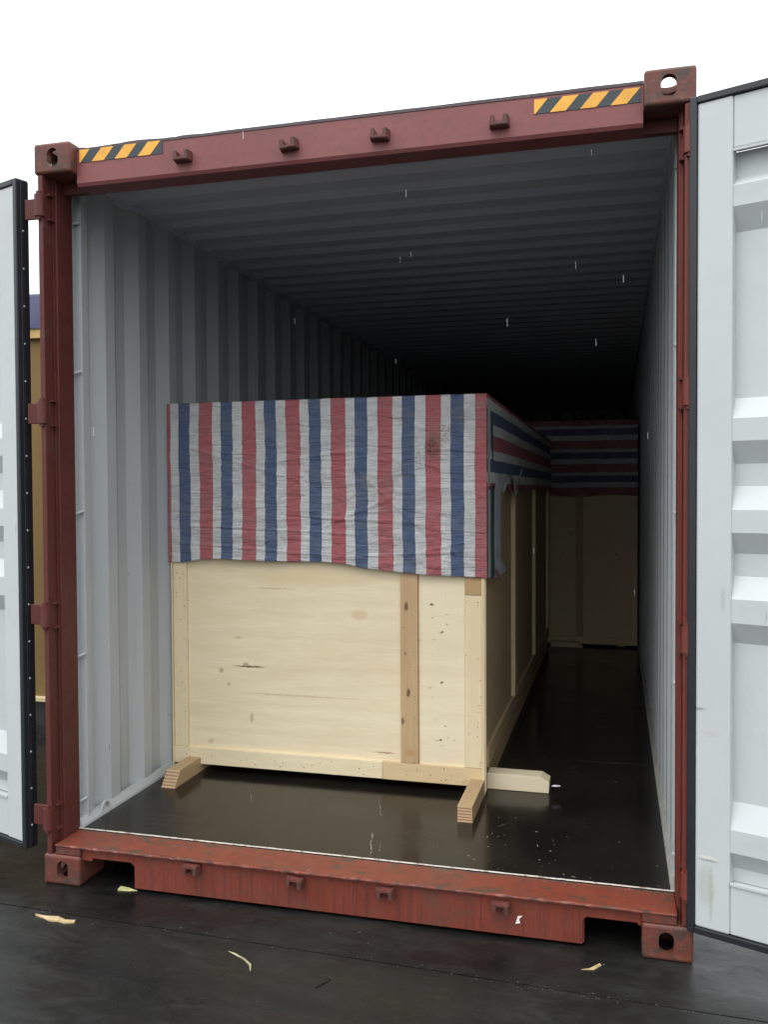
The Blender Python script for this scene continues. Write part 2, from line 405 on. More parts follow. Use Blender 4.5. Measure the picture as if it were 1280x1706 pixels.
# floor: dark varnished plywood sheets with joints
def floor_mat():
    m = NT('wet_dark_floor_plywood')
    n1 = m.noise(2.2, detail=6, dist=.4); n2 = m.noise(55, detail=5, rough=.7)
    c = m.mix(m.ramp(n1, [(.35, 0.), (.7, 1.)]), (.008, .0072, .0065), (.017, .014, .011))
    c = m.mix(m.ramp(n2, [(.62, 0.), (.8, .4)]), c, (.035, .030, .024))
    n3 = m.noise(1.0, m.map((26, 1.4, 1)), detail=5, rough=.6); c = m.mix(m.ramp(n3, [(.68, 0.), (.76, .35)]), c, (.05, .043, .035))
    X = m.xyz()
    def scratch(c, x0, y0, x1, y1, wd, amt):
        # a scuffed line from (x0, y0) to (x1, y1)
        wob = m.math('MULTIPLY', m.math('SUBTRACT', m.noise(14, detail=4), .5), .035)
        dx, dy = x1-x0, y1-y0; ll = math.hypot(dx, dy)
        px = m.math('SUBTRACT', X[0], x0-W/2); py = m.math('SUBTRACT', X[1], y0)
        t = m.math('DIVIDE', m.math('ADD', m.math('MULTIPLY', px, dx), m.math('MULTIPLY', py, dy)), ll*ll)
        d = m.math('ABSOLUTE', m.math('ADD', m.math('DIVIDE', m.math('SUBTRACT', m.math('MULTIPLY', px, dy), m.math('MULTIPLY', py, dx)), ll), wob))
        k = m.math('MULTIPLY', m.ramp(m.math('DIVIDE', d, wd), [(.3, 1.), (1., 0.)]), m.ramp(t, [(0., 0.), (.08, 1.), (.9, 1.), (1., 0.)]))
        k = m.math('MULTIPLY', k, m.ramp(m.noise(60, detail=3), [(.42, 0.), (.55, amt)]))
        return m.mix(k, c, (.30, .28, .24))
    sv = m.n('ShaderNodeTexVoronoi'); sv.inputs['Scale'].default_value = 1.; sv.inputs['Randomness'].default_value = .08; m.l(m.map((7.5, 3.28, 1), loc=(.1, .42, 0)), sv.inputs['Vector'])
    c = m.mix(m.ramp(sv.outputs['Distance'], [(.03, .8), (.045, 0.)]), c, (.06, .055, .05))
    c = scratch(c, 1.29, .20, 1.24, .42, .0035, .9); c = scratch(c, 1.315, .24, 1.30, .34, .002, .8); c = scratch(c, 1.23, .58, 1.16, .80, .002, .7)
    c = scratch(c, .62, .62, .50, .86, .002, .4); c = scratch(c, 1.72, .60, 1.76, .66, .002, .8); c = scratch(c, 2.0, 1.585, 2.36, 1.60, .002, .6)
    m.color(c); m.rough(m.mix(m.ramp(n1, [(.3, 0.), (.65, 1.)]), .08, .28)); m.b.inputs['Specular IOR Level'].default_value = .26
    m.bump(m.mix(.7, n2, n1), .10, .003)
    return m.m
FLOOR = floor_mat()
b = bx(.02, W-.02, .165, L-.1, .126, .150); obj('floor_bearer', b, RED_SHADED, CT)
ys = [.176, 1.580, 2.80, 4.02, 5.24, 6.46, 7.68, 8.90, 10.12, L-.12]
for i in range(len(ys)-1):
    obj('floor_sheet', bx(.03, W-.03, ys[i]+.0012, ys[i+1]-.0012, .151, .160, bev=.0010), FLOOR, CT)
_m = NT('white_sealant'); _n = _m.noise(24, detail=6, rough=.7)
_m.color(_m.mix(_m.ramp(_n, [(.5, 0.), (.62, .9)]), (.50, .46, .40), (.16, .08, .06))); _m.rough(.6); SEALW = _m.m
b = bmesh.new()
n = 240
rows = []
for i in range(n+1):
    x = .05+(W-.1)*i/n; k = noise.noise((x*14, 0, 3)); k2 = noise.noise((x*45, 5, 3))
    rows.append([bm_ for bm_ in (b.verts.new((x, .1655+.0015*k2, .1605)), b.verts.new((x, .168, .1640+.001*k)), b.verts.new((x, .1715+.002*k+.0012*k2, .1630)), b.verts.new((x, .1745+.003*k+.003*k2, .1604)))])
for i in range(n):
    for k in range(3): b.faces.new((rows[i][k], rows[i+1][k], rows[i+1][k+1], rows[i][k+1]))
bmesh.ops.recalc_face_normals(b, faces=b.faces[:])
obj('sealant_bead', b, SEALW, CT)
# sill
b = bmesh.new()
box(b, .0505, W-.0505, .002, .165, .148, .1585, bev=.004, seg=2, mi=0)
# the front lip bends down a little and is dented
obj('sill_top_plate', b, RED_TOP, CT)
b = prism(bmesh.new(), [(.162, .1475), (.162, .100), (.205, .100), (.208, .112), (.375, .112), (.392, .098), (.392, .014), (2.083, .014), (2.083, .095), (2.097, .108), (2.262, .108), (2.266, .100), (W-.162, .100), (W-.162, .1475)],
          lambda u, v, t: (u, t, v), .020, .030)
obj('sill_front_plate', b, RED_SILL, CT)
for pts in ([(.208, .120), (.208, .112), (.386, .112), (.386, .014), (.396, .014), (.396, .120)], [(2.262, .108), (2.262, .118), (2.079, .118), (2.079, .014), (2.089, .014), (2.089, .108)]):
    obj('sill_notch_flange', prism(bmesh.new(), pts, lambda u, v, t: (u, t, v), .0305, .080), RED, CT)
for x0, x1 in ((.0515, .1615), (W-.1615, W-.0515)):
    obj('sill_end_block', bx(x0, x1, .006, .165, .1185, .1475, bev=.003), CAST, CT)
# header
b = prism(bmesh.new(), [(.045, 2.745), (.052, 2.733), (.148, 2.733), (.148, 2.866), (.060, 2.878), (.045, 2.868)], lambda u, v, t: (t, u, v), .1625, W-.1625)
obj('header_beam', b, RED_HEAD, CT)
for x0, x1 in ((.050, .162), (W-.162, W-.050)): obj('header_end', bx(x0, x1, .118, .148, 2.734, 2.777), RED_SHADED, CT)
b = bmesh.new()
N = 90; A = []
for i in range(N+1):
    x = .163+(W-.326)*i/N; dz = .0035*noise.noise((x*6, 1, 0))*(2.2 if x < .75 else .5) + .0015*noise.noise((x*30, 4, 0))*(2 if x < .6 else .4)
    A.append([b.verts.new((x, .043, 2.8695)), b.verts.new((x, .044, 2.881+dz)), b.verts.new((x, .064, 2.886+dz)), b.verts.new((x, .15, 2.886))])
for i in range(N):
    for k in range(3): b.faces.new((A[i][k], A[i+1][k], A[i+1][k+1], A[i][k+1]))
bmesh.ops.recalc_face_normals(b, faces=b.faces[:])
obj('header_lip', b, plain('dirty_header_lip', (.055, .035, .04), .6, bump=.6), CT)
# hazard stickers
def sticker(x0, x1, z0, z1, per, lean):
    st = obj('hazard_sticker', bx(x0, x1, .0430, .0445, z0, z1), BLK, CT); st['label'] = 'black and yellow striped sticker'
    x = x0
    k = 0
    while x < x1-.01:
        lo0, lo1, hi0, hi1 = x-lean, x-lean+per*.54, x, x+per*.54
        if k == 0: pts = [(x0, z0), (x0+.004, z0), (x0+.046, z1), (x0, z1)]
        else:
            c0 = x0+per*k-.046; pts = [(c0, z0), (c0+per*.53, z0), (min(c0+per*.53+lean, x1-.001), z1), (c0+lean, z1)]
            if c0+per*.53 > x1: break
        obj('yellow_stripe', prism(bmesh.new(), pts, lambda u, v, t: (u, t, v), .0422, .0429), YEL, st)
        k += 1; x = x0+per*k
sticker(.176, .532, 2.8225, 2.8725-.001, .0995, .043)
sticker(1.922, 2.268, 2.812, 2.860, .0985, .043)
# cam keepers
def keeper(up):
    s = 1 if up else -1
    b = bmesh.new()
    prism(b, [(-.035, -.022*s), (.035, -.022*s), (.034, .018*s), (.017, .018*s), (.016, -.010*s), (-.015, -.010*s), (-.017, .016*s), (-.033, .016*s)], lambda u, v, t: (u, t, v), -.036, 0)
    for v in b.verts:
        if v.co.y < -.01: v.co.x *= .86; v.co.z *= .9
    bmesh.ops.bevel(b, geom=b.edges[:], offset=.0025, segments=2, affect='EDGES')
    return b
KM = red_paint('red_paint_keeper', top_wear=True, base=(.125, .030, .025), r0=.4)
ku = obj('cam_keeper', keeper(True), KM, CT, local=True); ku.location = (.622-W/2, .045, 2.800)
for i, x in enumerate((1.045, 1.386, 1.806)): dup(ku, (x-W/2, .045, 2.799-.001*i), CT, rot=(0, R((-4, 3, 0)[i]), 0))
kd = obj('cam_keeper', keeper(False), KM, CT, local=True); kd.location = (.641-W/2, .020, .119)
for i, x in enumerate((1.057, 1.399, 1.809)): dup(kd, (x-W/2, .020, .116-.002*i), CT, rot=(0, R((6, -3, 0)[i]), 0))
# lashing ring on the floor edge near the left post
b = bmesh.new(); n = 18; mct = 7; ring = []
for i in range(n+1):
    t = math.pi*1.15*i/n-.25; c = Vector((.058, .345+.030*math.cos(t), .178+.034*math.sin(t))); dr = Vector((0, math.cos(t), math.sin(t)))
    ring.append([b.verts.new(c+dr*.006*math.cos(q)+Vector((1, 0, 0))*.006*math.sin(q)) for q in [2*math.pi*k/mct for k in range(mct)]])
for i in range(n):
    for k in range(mct): b.faces.new((ring[i][k], ring[i+1][k], ring[i+1][(k+1) % mct], ring[i][(k+1) % mct]))
bmesh.ops.recalc_face_normals(b, faces=b.faces[:])
obj('lashing_ring', b, GREY, CT, smooth=True)

# doors, each swung wide open; local frame: origin at the hinge-side front corner, s away from the hinge, n into the thickness
ribs = [(2.596, 1), (2.514, 1), (2.484, 0), (2.420, 0), (2.347, 1), (1.831, 1), (1.766, 0), (1.696, 0), (1.625, 1), (1.555, 1), (1.481, 0), (1.410, 0), (1.343, 1), (1.272, 1), (1.202, 0), (1.127, 0), (1.060, 1), (.555, 1), (.474, 0), (.402, 0), (.343, 1), (.300, 1)]
def door(ox, oy, ds, dn, lab, GD):
    D = bpy.data.objects.new('door', None); C.objects.link(D); D.parent = CT; D.location = (ox-W/2, oy, 0); D['label'] = lab
    D.empty_display_size = .1
    ds, dn = Vector(ds), Vector(dn)
    P = lambda s, n, z: tuple(ds*s+dn*n+Vector((0, 0, z)))
    def sb(b, s0, s1, n0, n1, z0, z1, bev=0.):
        q = bmesh.new(); box(q, s0, s1, n0, n1, z0, z1, bev=bev, seg=2 if bev else 1)
        for v in q.verts: v.co = Vector(P(*v.co))
        bmesh.ops.recalc_face_normals(q, faces=q.faces[:])
        me = bpy.data.meshes.new('t'); q.to_mesh(me); q.free(); b.from_mesh(me); bpy.data.meshes.remove(me); return b
    zb, zt = .135, 2.765; wd = 1.165
    for a_ in ((.023, .131, .002, .052, zb+.005, zt-.005, .006), (wd-.09, wd-.01, .002, .052, zb+.005, zt-.005, .006),
               (.1312, wd-.0902, .006, .050, 2.598, zt-.006, .004), (.1312, wd-.0902, .006, .050, zb+.006, .297, .004)):
        obj('door_frame', sb(bmesh.new(), *a_), GD, D, local=True)
    for z_ in (2.588, .2985): obj('frame_lip', sb(bmesh.new(), .1320, wd-.091, .0005, .008, z_, z_+.008), GREY_DOOR, D, local=True)
    pf = [(z, .008+.036*k) for z, k in ribs]
    b = corrugated(bmesh.new(), pf, lambda t, d, h: P(h, d, t), .131, wd-.09, .003)
    obj('door_panel', b, [GREY_DOOR, RED], D, local=True)
    # rubber gasket round the leaf, one length per side, with two raised lips along the hinge edge
    for a_ in ((.0, .0225, -.004, .0515, zb-.018, zt+.018, .004), (wd-.009, wd+.004, -.004, .0515, zb-.018, zt+.018, .003),
               (.0230, wd-.0095, -.004, .0515, zt-.0045, zt+.018, .003), (.0230, wd-.0095, -.004, .0515, zb-.018, zb+.0045, .003),
               (-.0075, -.0002, .014, .019, zb-.01, zt+.01, .001), (-.004, -.0002, .030, .049, zb-.01, zt+.01, 0)):
        obj('gasket', sb(bmesh.new(), *a_), RUBBER, D, local=True)
    b = sb(bmesh.new(), -.003, -.0003, .0200, .029, zb, zt); obj('gasket_strip', b, plain('dark_metal_strip', (.05, .055, .065), .35, .5), D, local=True)
    q = bmesh.new(); bmesh.ops.create_uvsphere(q, u_segments=8, v_segments=5, radius=.0055)
    z = .21; first = None
    while z < 2.72:
        if first is None:
            first = obj('rivet', q, STEEL, D, local=True); first.location = P(-.0045, .0245, z)
        else: dup(first, P(-.0045, .0245, z), D)
        z += .148
    # locking bars on the outer face
    for s_ in (.30, .86):
        b = tube(bmesh.new(), P(s_, .075, .10), P(s_, .075, 2.79), .017, 12); obj('locking_bar', b, STEEL, D, local=True)
    return D, P
a = R(20)
DL, PL = door(-.092, .018, (-math.cos(a), math.sin(a), 0), (math.sin(a), math.cos(a), 0), 'pale grey left door leaf, swung fully open', GREY_DOOR)
a2 = R(21)
GDR = NT('pale_grey_door_frame_stained')
_c = GDR.mix(GDR.ramp(GDR.noise(1.5, detail=6), [(.3, 0.), (.7, 1.)]), (.45, .475, .475), (.50, .525, .52))
for q in ((.062, .372, .034, .006, (.62, .62, .52), .8), (.062, .362, .036, .005, (.25, .26, .25), .7), (.070, .26, .007, .11, (.33, .34, .28), .6), (.055, .28, .03, .08, (.36, .37, .32), .5),
          (.030, .845, .025, .006, (.16, .17, .16), .6), (.07, .77, .03, .012, (.45, .40, .33), .4), (.02, .69, .004, .02, (.2, .2, .2), .5), (.1, 1.2, .008, .05, (.34, .36, .36), .5)):
    _c = GDR.spot(_c, *q)
GDR.color(_c); GDR.rough(.45); GDR.bump(GDR.noise(10, detail=5), .15, .01)
DR, PR = door(2.416, -.015, (math.cos(a2), -math.sin(a2), 0), (math.sin(a2), math.cos(a2), 0), 'pale grey right door leaf, swung fully open', GDR.m)
# weld blob and paint runs on the right leaf's frame
# hinges
for s in (0, 1):
    fx = (lambda x: x) if s == 0 else (lambda x: W-x)
    for zc in (2.660, 1.858, 1.060, .256):
        b = bmesh.new()
        hm = RED_SHADED if s == 0 else RED
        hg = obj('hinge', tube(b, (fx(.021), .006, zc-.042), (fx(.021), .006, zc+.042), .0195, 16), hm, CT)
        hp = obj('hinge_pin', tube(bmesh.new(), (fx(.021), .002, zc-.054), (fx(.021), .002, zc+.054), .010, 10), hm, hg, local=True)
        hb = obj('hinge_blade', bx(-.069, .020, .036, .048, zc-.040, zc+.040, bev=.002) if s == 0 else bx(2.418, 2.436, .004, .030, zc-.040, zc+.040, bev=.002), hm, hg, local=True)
        for q_ in (hp, hb): q_.location = (-W/2, 0, 0)
        for z_ in (-.052, .044): obj('hinge_lug', bx(*sorted((fx(.035), fx(.0495))), .030, .062, zc+z_, zc+z_+.008), RED_SHADED, CT)

# ------------------------------------------------------------------ front wooden crate
FX0, FX1, FY, BY = .058, 1.612, .962, 4.86
CX, CY = .835, .962
def lx(x): return x-CX
CR = thing('wooden_crate', 'long pale plywood crate with bare front boards, on skids, nearest the container door', 'crate', (CX, CY, .16))
def lz(z): return z-.16
K = (.16, .085, .04)
PLY_MAIN = ply('pale_plywood', contrast=.42, base=(.80, .695, .485), spots=[
    (lx(.46), lz(.690), .10, .0045, (.12, .07, .035), .95), (lx(.44), lz(.700), .018, .012, (.25, .15, .07), .6),
    (lx(.40), lz(.83), .03, .006, K, .35), (lx(.31), lz(.665), .014, .014, (.32, .2, .1), .6), (lx(.35), lz(.60), .010, .010, (.3, .2, .1), .5),
    (lx(.47), lz(.44), .012, .03, (.35, .22, .1), .5), (lx(1.14), lz(.315), .06, .004, (.3, .16, .07), .8), (lx(.60), lz(1.075), .14, .003, (.38, .24, .12), .6),
    (lx(1.02), lz(.96), .05, .03, (.62, .42, .24), .5), (lx(.25), lz(.31), .02, .015, (.4, .27, .13), .4), (lx(.7), lz(.56), .35, .006, (.5, .34, .18), .45), (lx(.8), lz(1.13), .4, .05, (.63, .48, .26), .5)])
random.seed(21)
_sp = [(lx(1.37), lz(1.02), .012, .007, K, .9), (lx(1.42), lz(.895), .006, .006, K, .95), (lx(1.415), lz(.66), .008, .006, K, .9), (lx(1.41), lz(.395), .010, .006, K, .85), (lx(1.44), lz(.93), .006, .004, K, .7)]
for _ in range(15): _sp.append((lx(random.gauss(1.405, .035)), lz(random.choice((.93, .84, .64, .58, .5, .42, .36))+random.gauss(0, .03)), random.uniform(.004, .014), random.uniform(.003, .007), (.36, .25, .13), random.uniform(.35, .7)))
PLY_R = ply('spotted_plywood', base=(.80, .70, .50), contrast=.32, spots=_sp)
random.seed(22)
BATT = ply('brown_batten', base=(.52, .36, .20), dark=(.33, .19, .09), axis='z', contrast=.5, spots=[
    (lx(1.253), lz(1.01), .011, .026, K, .95), (lx(1.248), lz(.79), .007, .010, K, .8), (lx(1.262), lz(.61), .011, .025, K, .95), (lx(1.233), lz(.475), .010, .02, K, .8), (lx(1.27), lz(.33), .03, .02, (.45, .25, .1), .6)])
POST = ply('pale_board_upright', base=(.76, .65, .43), axis='z', contrast=.3)
RAIL = ply('pale_board_lengthwise', base=(.80, .69, .47), axis='x', contrast=.35, knots=.25)
RAILB = ply('tan_board_lengthwise', base=(.66, .50, .29), axis='x', contrast=.5, knots=.2)
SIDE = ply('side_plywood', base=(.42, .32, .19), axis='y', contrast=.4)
OLD = ply('rough_block', base=(.50, .34, .18), dark=(.30, .17, .08), axis='z', contrast=.6)
zt = 1.968
obj('front_panel', bx(.134, 1.2245, .980, .990, .215, zt-.01), PLY_MAIN, CR)
obj('front_panel', bx(1.308, 1.5245, .976, .986, .215, zt-.01), PLY_R, CR)
obj('corner_batten', bx(FX0+.004, .1335, FY, .990, .2795, zt-.004, bev=.0015), POST, CR)
obj('corner_batten', bx(1.525, 1.603, FY, .990, .2805, 1.068, bev=.0015), POST, CR)
obj('corner_block', bx(1.5265, 1.604, FY-.001, .990, 1.0695, 1.18, bev=.002), OLD, CR)
obj('corner_batten', bx(1.526, 1.603, FY, .990, 1.1815, zt-.004, bev=.0015), POST, CR)
obj('middle_batten', bx(1.2255, 1.3065, FY-.001, .986, .2795, zt-.004, bev=.0015), BATT, CR)
obj('bottom_rail', bx(FX0+.002, 1.1335, FY, .990, .197, .2785, bev=.0015), RAIL, CR)
obj('bottom_rail', bx(1.1350, 1.6035, FY-.001, .990, .196, .2785, bev=.0015), RAILB, CR)
obj('top_rail', bx(.1345, 1.2245, FY, .979, 1.89, zt-.004), RAIL, CR)
# ragged ply ends at the corners
for x0, x1, y0, y1, z0 in ((1.6045, 1.6105, .955, 1.05, .170), (1.611, 1.6165, .957, 1.0, .162), (1.617, 1.6215, .965, .99, .178), (FX0-.003, FX0+.0015, .955, 1.0, .175)):
    b = bx(x0, x1, y0, y1, z0, 1.30)
    obj('edge_strip', b, POST, CR)
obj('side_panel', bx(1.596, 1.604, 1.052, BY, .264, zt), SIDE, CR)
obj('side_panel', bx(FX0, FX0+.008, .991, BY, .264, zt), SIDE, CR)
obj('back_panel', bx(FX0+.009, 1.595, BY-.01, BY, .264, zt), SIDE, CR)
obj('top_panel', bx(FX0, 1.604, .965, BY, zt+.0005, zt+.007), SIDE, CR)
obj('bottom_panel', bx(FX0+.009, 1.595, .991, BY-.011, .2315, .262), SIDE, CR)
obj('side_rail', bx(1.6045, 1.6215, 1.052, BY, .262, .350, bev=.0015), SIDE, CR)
SB = ply('side_batten_wood', base=(.60, .50, .30), axis='z', contrast=.3)
for y in (2.10, 3.42, 4.70): obj('side_batten', bx(1.6045, 1.628, y, y+.09, .3515, zt-.02, bev=.001), SB, CR)
# skids
LVL = NT('laminated_timber')
wz = LVL.n('ShaderNodeTexWave'); wz.wave_type = 'BANDS'; wz.bands_direction = 'Z'; wz.inputs['Scale'].default_value = 26.; wz.inputs['Distortion'].default_value = 1.2; wz.inputs['Detail'].default_value = 2.
LVL.l(LVL.map((.3, .3, 1)), wz.inputs['Vector'])
c_ = LVL.mix(LVL.ramp(wz.outputs['Fac'], [(.15, 1.), (.5, 0.)]), (.50, .34, .19), (.24, .12, .06))
c_ = LVL.mix(LVL.ramp(LVL.noise(25, detail=5), [(.55, 0.), (.75, .6)]), c_, (.30, .24, .20))
LVL.color(c_); LVL.rough(.6); LVL.bump(wz.outputs['Fac'], .3, .002)
TOPW = ply('weathered_timber', base=(.50, .36, .20), dark=(.26, .17, .10), axis='y', contrast=.7)
def skid(x0, x1, yf, dy, z1):
    b = prism(bmesh.new(), [(yf, .1605), (yf+dy, z1), (BY-.1, z1), (BY-.1, .1605)], lambda u, v, t: (t, u, v), x0, x1)
    for q in b.faces:
        q.normal_update(); q.material_index = 0 if q.normal.y < -.5 else 1
    return obj('skid', b, [LVL.m, TOPW], CR)
skid(.132, .202, .695, .055, .230)
skid(1.552, 1.615, .612, .0, .2305)
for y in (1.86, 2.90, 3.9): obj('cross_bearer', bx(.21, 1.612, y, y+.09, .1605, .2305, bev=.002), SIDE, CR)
# nail heads
b = bmesh.new()
def nail(x, z, y):
    r = random.uniform(.0018, .003); n_ = 6
    vs = [b.verts.new((x+r*math.cos(t), y, z+r*math.sin(t))) for t in [2*math.pi*i/n_ for i in range(n_)]]
    c0 = b.verts.new((x, y-.0008, z))
    for i in range(n_): b.faces.new((vs[i], vs[(i+1) % n_], c0))
for i in range(18): nail(random.uniform(.068, .125), random.uniform(.29, 1.18), FY-.0008)
for i in range(20): nail(random.uniform(.09, 1.10), .21+random.uniform(0, .058), FY-.0008)
for i in range(14): nail(random.uniform(1.15, 1.59), .21+random.uniform(0, .058), FY-.0018)
for i in range(18): nail(random.choice((1.535, 1.592, 1.592))+random.uniform(-.01, .008), random.uniform(.29, 1.06), FY-.0008)
for i in range(8): nail(1.24+random.choice((0, .05)), .3+i*.1+random.uniform(-.02, .02), FY-.0018)
bmesh.ops.recalc_face_normals(b, faces=b.faces[:])
o = obj('nail_heads', b, plain('dark_nail', (.05, .04, .035), .5), CR); o['kind'] = 'stuff'

# ------------------------------------------------------------------ striped woven sheets
def stripe_mat(name, per, b0, bw, r0, rw, gain=1.):
    m = NT(name); uv = m.tc.outputs['UV']; U = m.xyz(uv)
    jag = m.math('MULTIPLY', m.math('SUBTRACT', m.noise(1.0, m.map((0, 330, 1), uv), detail=1), .5), .006)
    slow = m.math('MULTIPLY', m.math('SUBTRACT', m.noise(1.0, m.map((2.5, 4.5, 1), uv), detail=2), .5), .014)
    u = m.math('ADD', U[0], m.math('ADD', jag, slow))
    fr = m.math('FRACT', m.math('DIVIDE', m.math('SUBTRACT', u, b0), per))
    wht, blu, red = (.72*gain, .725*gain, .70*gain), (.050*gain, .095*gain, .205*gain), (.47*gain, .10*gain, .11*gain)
    c = m.ramp(fr, [(0, blu), (bw/per, wht), ((r0-b0)/per, red), ((r0-b0+rw)/per, wht)], const=True)
    # weave: fine ribs both ways
    wv = m.n('ShaderNodeTexChecker'); wv.inputs['Scale'].default_value = 320.; m.l(uv, wv.inputs['Vector'])
    c = m.mix(m.math('MULTIPLY', wv.outputs['Fac'], .10), c, (.75, .75, .75), 'MIX')
    fb = m.noise(1.0, m.map((140, 420, 1), uv), detail=2, rough=.8); c = m.mix(m.ramp(fb, [(.42, .5), (.58, 0.)]), c, m.mix(1., c, (.55, .55, .58), 'MULTIPLY'))
    fc = m.noise(1.0, m.map((420, 120, 1), uv), detail=2, rough=.8); c = m.mix(m.ramp(fc, [(.56, 0.), (.68, .22)]), c, (.7, .7, .68))
    f2 = m.noise(1.0, m.map((18, 260, 1), uv), detail=3); c = m.mix(m.ramp(f2, [(.4, .0), (.75, .35)]), c, m.mix(1., c, (.6, .6, .62), 'MULTIPLY'))
    d2 = m.noise(1.0, m.map((2.2, 5, 1), uv), detail=6, dist=1.8); c = m.mix(m.ramp(d2, [(.50, 0.), (.60, .22), (.66, .0)]), c, (.22, .22, .24))
    d = m.noise(3.0, uv, detail=7, rough=.7); c = m.mix(m.ramp(d, [(.52, 0.), (.8, .45)]), c, (.27, .24, .17))
    g2 = m.noise(38, uv, detail=3); g3 = m.noise(2.3, uv, detail=2)
    c = m.mix(m.math('MULTIPLY', m.ramp(g2, [(.68, 0.), (.74, .8)]), m.ramp(g3, [(.5, 0.), (.6, 1.)])), c, (.16, .15, .07))
    sp = m.noise(90, uv, detail=5, rough=.8); X = m.xyz(uv)
    def patch(c, x, z, rx, rz, col, lo):
        a_ = m.math('DIVIDE', m.math('SUBTRACT', X[0], x), rx); b_ = m.math('DIVIDE', m.math('SUBTRACT', X[1], z), rz)
        r_ = m.math('ADD', m.math('MULTIPLY', a_, a_), m.math('MULTIPLY', b_, b_))
        return m.mix(m.math('MULTIPLY', m.ramp(r_, [(.3, 1.), (1., 0.)]), m.ramp(sp, [(lo, 0.), (lo+.06, .85)])), c, col)
    c = patch(c, 1.385, 1.745, .045, .055, (.10, .06, .045), .44); c = patch(c, 1.32, 1.70, .035, .05, (.12, .09, .05), .54)
    c = patch(c, 1.43, 1.80, .05, .07, (.25, .22, .16), .50)
    # printed dirt crease
    m.color(c); m.rough(.42); m.b.inputs['Specular IOR Level'].default_value = .35
    wr = m.noise(1.0, m.map((6, 40, 1), uv), detail=6, rough=.65, dist=.8); wr2 = m.noise(9, uv, detail=5, dist=1.5)
    h = m.math('ADD', m.math('MULTIPLY', wr, 1.), m.math('MULTIPLY', wr2, .9))
    m.bump(m.math('ADD', h, m.math('ADD', m.math('MULTIPLY', wv.outputs['Fac'], .04), m.math('MULTIPLY', m.noise(1.0, m.map((9, 130, 1), uv), detail=4, dist=.6), .35))), 1., .014)
    return m.m
STR = stripe_mat('striped_woven_sheet', .2265, .107, .061, .2175, .071)
def crease(x, z):
    """shared wrinkles of a draped woven sheet, metres"""
    v = .0050*noise.noise((x*3.1, z*3.7, 1.3))+.0042*noise.noise((x*7, z*17, 5.1))+.0018*noise.noise((x*22, z*60, 2.2))+.003*abs(noise.noise((x*5+z*3, z*6-x*2, 8.8)))
    for (ax, az, bx_, bz, wd, am) in FOLDS:
        dx, dz = bx_-ax, bz-az; ll = dx*dx+dz*dz; t = ((x-ax)*dx+(z-az)*dz)/ll
        if -.15 < t < 1.15:
            dd = abs((x-ax)*dz-(z-az)*dx)/math.sqrt(ll); fade = min(1, (t+.15)/.3, (1.15-t)/.3)
            v += am*fade*math.exp(-(dd/wd)**2)
    return v*1.7
random.seed(11)
FOLDS = [(.06, 1.385, 1.0, 1.345, .005, .0042), (.10, 1.78, .72, 1.60, .007, .003), (.86, 1.38, 1.20, 1.52, .010, .005), (.55, 1.68, 1.05, 1.74, .008, .003),
         (1.0, 1.66, 1.35, 1.35, .008, .003), (.8, 1.42, 1.30, 1.40, .007, .004), (.30, 1.62, .55, 1.90, .007, .003), (1.35, 1.27, 1.60, 1.33, .007, .0035),
         (.06, 1.30, .9, 1.24, .006, .003), (1.15, 1.92, 1.45, 1.78, .009, .003), (1.0, 1.24, 1.55, 1.27, .006, .0035)]
for _ in range(46):
    cx_, cz_, an, ln = random.uniform(.08, 1.6), random.uniform(1.22, 1.93), random.gauss(.1, .55), random.uniform(.08, .38)
    FOLDS.append((cx_-ln*math.cos(an)/2, cz_-ln*math.sin(an)/2, cx_+ln*math.cos(an)/2, cz_+ln*math.sin(an)/2, random.uniform(.0025, .005), random.choice((-1, 1, 1))*random.uniform(.0012, .0026)))
BOT = [(.045, 1.197), (.10, 1.199), (.128, 1.199), (.23, 1.215), (.33, 1.219), (.42, 1.214), (.66, 1.209), (.85, 1.212), (.98, 1.200), (1.05, 1.185), (1.19, 1.172), (1.36, 1.160), (1.50, 1.155), (1.63, 1.150)]
def interp(T, x):
    for (a_, b_), (c_, d_) in zip(T, T[1:]):
        if x <= c_: return b_+(d_-b_)*(max(x, a_)-a_)/(c_-a_)
    return T[-1][1]
zT = 1.977
b = bmesh.new(); uvl = b.loops.layers.uv.new('uv')
def grid(nu, nv, fn, closed=False):
    V = [[None]*(nv+1) for _ in range(nu+1)]
    for i in range(nu+1):
        for k in range(nv+1):
            p_, q_ = fn(i/nu, k/nv); V[i][k] = (b.verts.new(p_), q_)
    for i in range(nu):
        for k in range(nv):
            c4 = (V[i][k], V[i+1][k], V[i+1][k+1], V[i][k+1]); fc = b.faces.new([c[0] for c in c4]); fc.smooth = True
            for lp, c in zip(fc.loops, c4): lp[uvl].uv = c[1]
XL, XR = .046, 1.630
def front(u, v):
    x = XL+(XR-XL)*u; zb = interp(BOT, x)+.002*noise.noise((x*25, 0, 9)); z = zb+(zT-zb)*v
    e = min(1, 6*min(u, 1-u)+.15)*min(1, (1-v)*8+.1)
    y = .951-crease(x, z)*e-.003*e*(1-v)
    x2 = x+.004*noise.noise((1.5, z*6, 3))*(1-u)*4*u
    return (x2, y, z+(.003*noise.noise((x*5, 2, 2)) if v == 1 else 0)), (x, z)
grid(320, 190, front)
def sag(x, y): return .004*noise.noise((x*3, y*2.2, 7))
def top(u, v):
    x = XL+(XR-XL)*u; y = .951+(BY+.02-.951)*v
    return (x, y, zT+.001+(sag(x, y) if 0 < u < 1 and 0 < v < 1 else 0)), (x, zT-(y-.951))
grid(30, 60, top)
